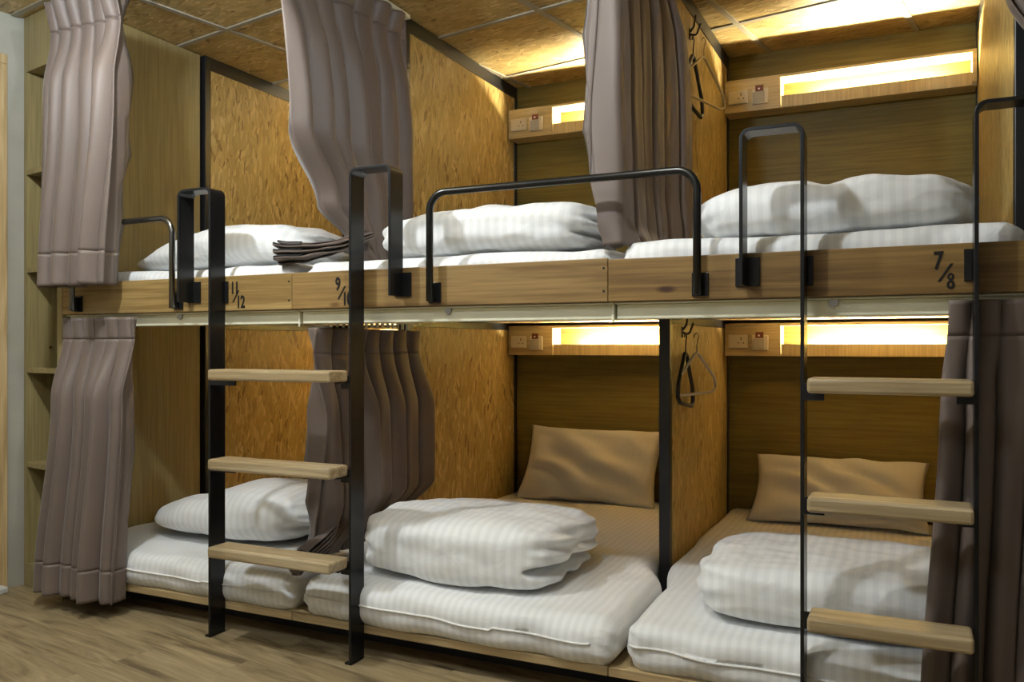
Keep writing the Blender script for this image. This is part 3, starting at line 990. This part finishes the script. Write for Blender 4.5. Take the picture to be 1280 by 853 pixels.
# lower left
curtain('mauve pleated curtain hanging to the floor at lower far left',
        [(1.108, [(-2.965, -.025), (-2.57, -.03)], .024), (.8, [(-2.97, -.055), (-2.58, -.055)], .046), (.06, [(-3.035, -.075), (-2.61, -.075)], .054)], 6, 8)
# upper middle, drawn back and tied
curtain('mauve curtain drawn back and knotted above bed 9/10, left of its partition',
        [(2.336, [(-1.885, -.06), (-1.87, .70)], .040), (1.75, [(-1.87, -.03), (-1.86, .71)], .056), (1.50, [(-1.845, .10), (-1.85, .70)], .048),
         (1.375, [(-1.80, .20), (-1.83, .62)], .028), (1.288, [(-1.775, .24), (-1.82, .58)], .030)], 7, 5, hem=0)
# upper right, drawn back
curtain('mauve curtain drawn back between beds 9/10 and 7/8, behind the guard rail',
        [(2.336, [(-.79, .03), (-.765, .16), (-.755, .66)], .040), (1.75, [(-.785, .035), (-.76, .16), (-.75, .67)], .052), (1.50, [(-.775, .04), (-.75, .16), (-.745, .66)], .048),
         (1.36, [(-.765, .03), (-.735, .14), (-.715, .66)], .034), (1.285, [(-.765, .03), (-.70, .12), (-.70, .62)], .028)], 6, 12, hem=0)
# lower middle
curtain('mauve curtain drawn back and knotted on the lower left bed edge, behind the left ladder',
        [(1.062, [(-1.80, .0), (-1.81, .10), (-1.83, .70)], .034), (.75, [(-1.80, .03), (-1.82, .12), (-1.79, .72)], .054), (.46, [(-1.83, .04), (-1.81, .14), (-1.79, .72)], .052),
         (.36, [(-1.845, .06), (-1.82, .14), (-1.82, .62)], .035), (.275, [(-1.86, .05), (-1.84, .14), (-1.84, .5)], .022)], 7, 16, hem=0)
# lower right
curtain('mauve pleated curtain at lower right, behind the right ladder',
        [(1.108, [(.085, .004), (.52, .004)], .016), (.9, [(.07, .012), (.52, .012)], .026), (.03, [(.025, -.005), (.50, -.005)], .032)], 7, 21)
# upper right corner
curtain('mauve curtain edge in the top right corner of the photo, pulled right',
        [(2.336, [(.135, .05), (.52, .06)], .030), (1.84, [(.19, .05), (.50, .06)], .034), (1.68, [(.262, .06), (.47, .07)], .03), (1.31, [(.31, .10), (.44, .12)], .025)], 6, 25, hem=0)

curtain_track('cream curtain track with gliders at the ceiling over the knotted middle curtain', rounded([(-1.40, -.06), (-1.85, -.06), (-1.87, .70)], .12, 6) if False else [(-1.875, -.05), (-1.875, .72)], ZT, 16)
curtain_track('cream ceiling track over the curtain between beds 9/10 and 7/8', [(-.80, -.05), (-.76, .14), (-.745, .71)], ZT, 10)
curtain_track('cream ceiling track over the far left curtain', [(-3.02, -.085), (-2.2, -.085)], ZT, 8)
curtain_track('cream ceiling track over the top right corner curtain', [(.10, .055), (.60, .06)], ZT, 6)
curtain_track('cream curtain track with gliders under the deck, above the lower knotted curtain', [(-1.81, .09), (-1.83, .71)], 1.088, 16)

# knotted end of the upper middle curtain lying over the mattress edge
def curtain_tail(label, spine, widths, layers, seed, parent=None):
    """accordion-folded cloth swept along a spine; its end shows the layered folds"""
    t = parent
    n = layers * 8
    vs, fs = [], []
    S = [Vector(s) for s in spine]
    R = []
    m = 26
    for k in range(m + 1):
        f = k / m * (len(S) - 1); i = min(int(f), len(S) - 2); g = f - i
        p0, p1, p2, p3 = S[max(i - 1, 0)], S[i], S[i + 1], S[min(i + 2, len(S) - 1)]
        p = .5 * ((2 * p1) + (p2 - p0) * g + (2 * p0 - 5 * p1 + 4 * p2 - p3) * g * g + (3 * p1 - p0 - 3 * p2 + p3) * g ** 3)
        wi = [widths[i][c] + (widths[i + 1][c] - widths[i][c]) * g for c in (0, 1)]
        R.append((p, wi))
    for k, (p, wi) in enumerate(R):
        tg = (R[min(k + 1, m)][0] - R[max(k - 1, 0)][0]).normalized()
        sd = tg.cross(Vector((0, 0, 1))).normalized(); up_ = sd.cross(tg)
        for i in range(n + 1):
            u = i / n
            zz = (u - .5) * wi[1]
            ph = 2 * PI * layers / 2 * u
            xx = wi[0] / 2 * math.copysign(abs(math.sin(ph)) ** .6, math.sin(ph)) * (1 + .25 * nz3(u * 4, k * .05, seed, 1))
            zz += .006 * nz3(u * 6, k * .2, seed, 1)
            vs.append(p + sd * xx + up_ * zz)
    for k in range(m):
        for i in range(n):
            a = k * (n + 1) + i
            fs.append((a, a + 1, a + n + 2, a + n + 1))
    o = obj('knotted_tail', MB().add(vs, fs), M['cloth'], t, smooth=True, solid=.0035)
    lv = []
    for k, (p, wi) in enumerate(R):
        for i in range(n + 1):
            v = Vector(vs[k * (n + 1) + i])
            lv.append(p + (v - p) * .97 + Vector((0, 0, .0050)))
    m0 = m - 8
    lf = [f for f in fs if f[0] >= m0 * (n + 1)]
    obj('dark_inner_layer', MB().add(lv, lf), M['cloth_black'], o, smooth=True, solid=.0045)  # near-black layer that fills the gaps between the folds at the tail end
    return o

cur = [o for o in COL.objects if o.name.startswith('curtain') and o.get('label', '').startswith('mauve')]
c_um = [o for o in cur if 'knotted above bed 9/10' in o['label']][0]
c_lm = [o for o in cur if 'lower left bed edge' in o['label']][0]
c_ur = [o for o in cur if 'behind the guard rail' in o['label']][0]
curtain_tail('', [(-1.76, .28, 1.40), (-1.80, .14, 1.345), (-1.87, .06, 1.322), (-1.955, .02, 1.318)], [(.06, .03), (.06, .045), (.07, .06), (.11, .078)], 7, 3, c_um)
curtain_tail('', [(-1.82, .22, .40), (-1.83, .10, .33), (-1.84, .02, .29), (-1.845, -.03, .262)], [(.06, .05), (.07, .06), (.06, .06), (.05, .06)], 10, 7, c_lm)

# =====================================================================
# wall hooks and hangers on the 9/10 | 7/8 partition
# =====================================================================
XF = PX[2] + TP / 2
def wall_hook(y, z, label):
    t = thing('wall_hook', label, 'hook', (XF, y, z), 'black partition hooks')
    obj('back_plate', MB().box(XF + .0003, XF + .004, y - .008, y + .008, z - .03, z + .012), M['black'], t, bevel=.001)
    obj('prong', MB().tube(rounded([(XF + .004, y, z - .01), (XF + .028, y, z - .018), (XF + .044, y, z + .026)], .012, 4), .0042, 8), M['black'], t, smooth=True)
    obj('prong', MB().tube(rounded([(XF + .004, y, z), (XF + .018, y, z + .02), (XF + .024, y, z + .062)], .01, 4), .0042, 8), M['black'], t, smooth=True)
    return t

def hanger(y, z, yaw, label, mat, hookmat, r=.006, w=.36, drop=.165, tilt=0.0, x=None):
    """triangular clothes hanger, hook at (y, z)"""
    x = XF + .028 if x is None else x
    t = thing('clothes_hanger', label, 'hanger', (x, y, z), 'hangers on the partition')
    ca, sa = math.cos(yaw), math.sin(yaw)
    def pp(u, v):      # u sideways, v down
        return (x + u * sa, y + u * ca, z - v + u * tilt)
    nk = .075
    pts = rounded([pp(-w / 2, nk + drop * .9), pp(-w / 2 + .012, nk + drop * .62), pp(-.012, nk), pp(.012, nk), pp(w / 2 - .012, nk + drop * .62), pp(w / 2, nk + drop * .9), pp(w / 2 - .03, nk + drop), pp(-w / 2 + .03, nk + drop)], .012, 4)
    obj('frame', MB().tube(pts, r, 8, closed=True), mat, t, smooth=True)
    hk = []
    for k in range(13):
        a = -.35 * PI + (1.45 * PI) * k / 12
        hk.append(pp(.014 * math.cos(a) , -.014 * math.sin(a) + .010))
    hk = hk[::-1] + []
    neck = [pp(0, nk), pp(0, .045), pp(.006, .030)]
    obj('hook', MB().tube(neck + list(reversed(hk)), .0022, 6), hookmat, t, smooth=True)
    return t
wall_hook(.93, 1.062, 'black wall hook on the lower partition holding a white hanger')
hanger(.93, 1.046, .40, 'white plastic clothes hanger on the lower partition hook', M['white_metal'], M['steel'], .0055, .25, .15, .03, x=XF + .056)
hanger(.90, 1.046, .02, 'black clothes hanger behind the white hanger on the lower partition', M['black'], M['black'], .008, .22, .19, -.14, x=XF + .022)
wall_hook(1.05, 2.235, 'black wall hook high on the upper partition, beside the drawn curtain')
hanger(1.05, 2.20, .25, 'pale clothes hanger on the upper partition hook', M['clear_plastic'], M['steel'], .0055, .36, .17, .0, x=XF + .056)
hanger(1.02, 2.20, .02, 'black clothes hanger behind the pale one on the upper partition', M['black'], M['black'], .008, .30, .20, -.06, x=XF + .022)

# =====================================================================
# light: two ceiling spots over the aisle, an added soft fill light behind
# =====================================================================
def lamp(loc, e, col, r=.035):
    l = bpy.data.lights.new('ceiling_lamp', 'POINT')
    l.energy = e; l.color = col; l.shadow_soft_size = r
    o = bpy.data.objects.new('ceiling_lamp', l)
    o.location = loc
    COL.objects.link(o)
    return o
KEY = (.955, 1.045, 1.12)
lamp((-2.1, -.86, 2.25), 59, KEY)
lamp((-.78, -.86, 2.25), 32, KEY)
def area(loc, rot, sx, sy, e, col=KEY):
    l = bpy.data.lights.new('aisle_fill_light', 'AREA')
    l.shape = 'RECTANGLE'; l.size = sx; l.size_y = sy; l.energy = e; l.color = col
    o = bpy.data.objects.new('aisle_fill_light', l)
    o.location = loc; o.rotation_euler = rot
    COL.objects.link(o)
    return o
area((-1.6, -2.0, 2.34), (0, 0, 0), 2.2, .5, 21)  # unseen fill added to lift the general brightness, no fixture modelled

w = bpy.data.worlds.new('world'); scene.world = w
w.use_nodes = True
w.node_tree.nodes['Background'].inputs[0].default_value = (.9, .88, .84, 1)
w.node_tree.nodes['Background'].inputs[1].default_value = .02

vs_ = scene.view_settings
vs_.view_transform = 'Standard'; vs_.look = 'None'; vs_.gamma = 1; vs_.use_curve_mapping = False
vs_.exposure = 0.0
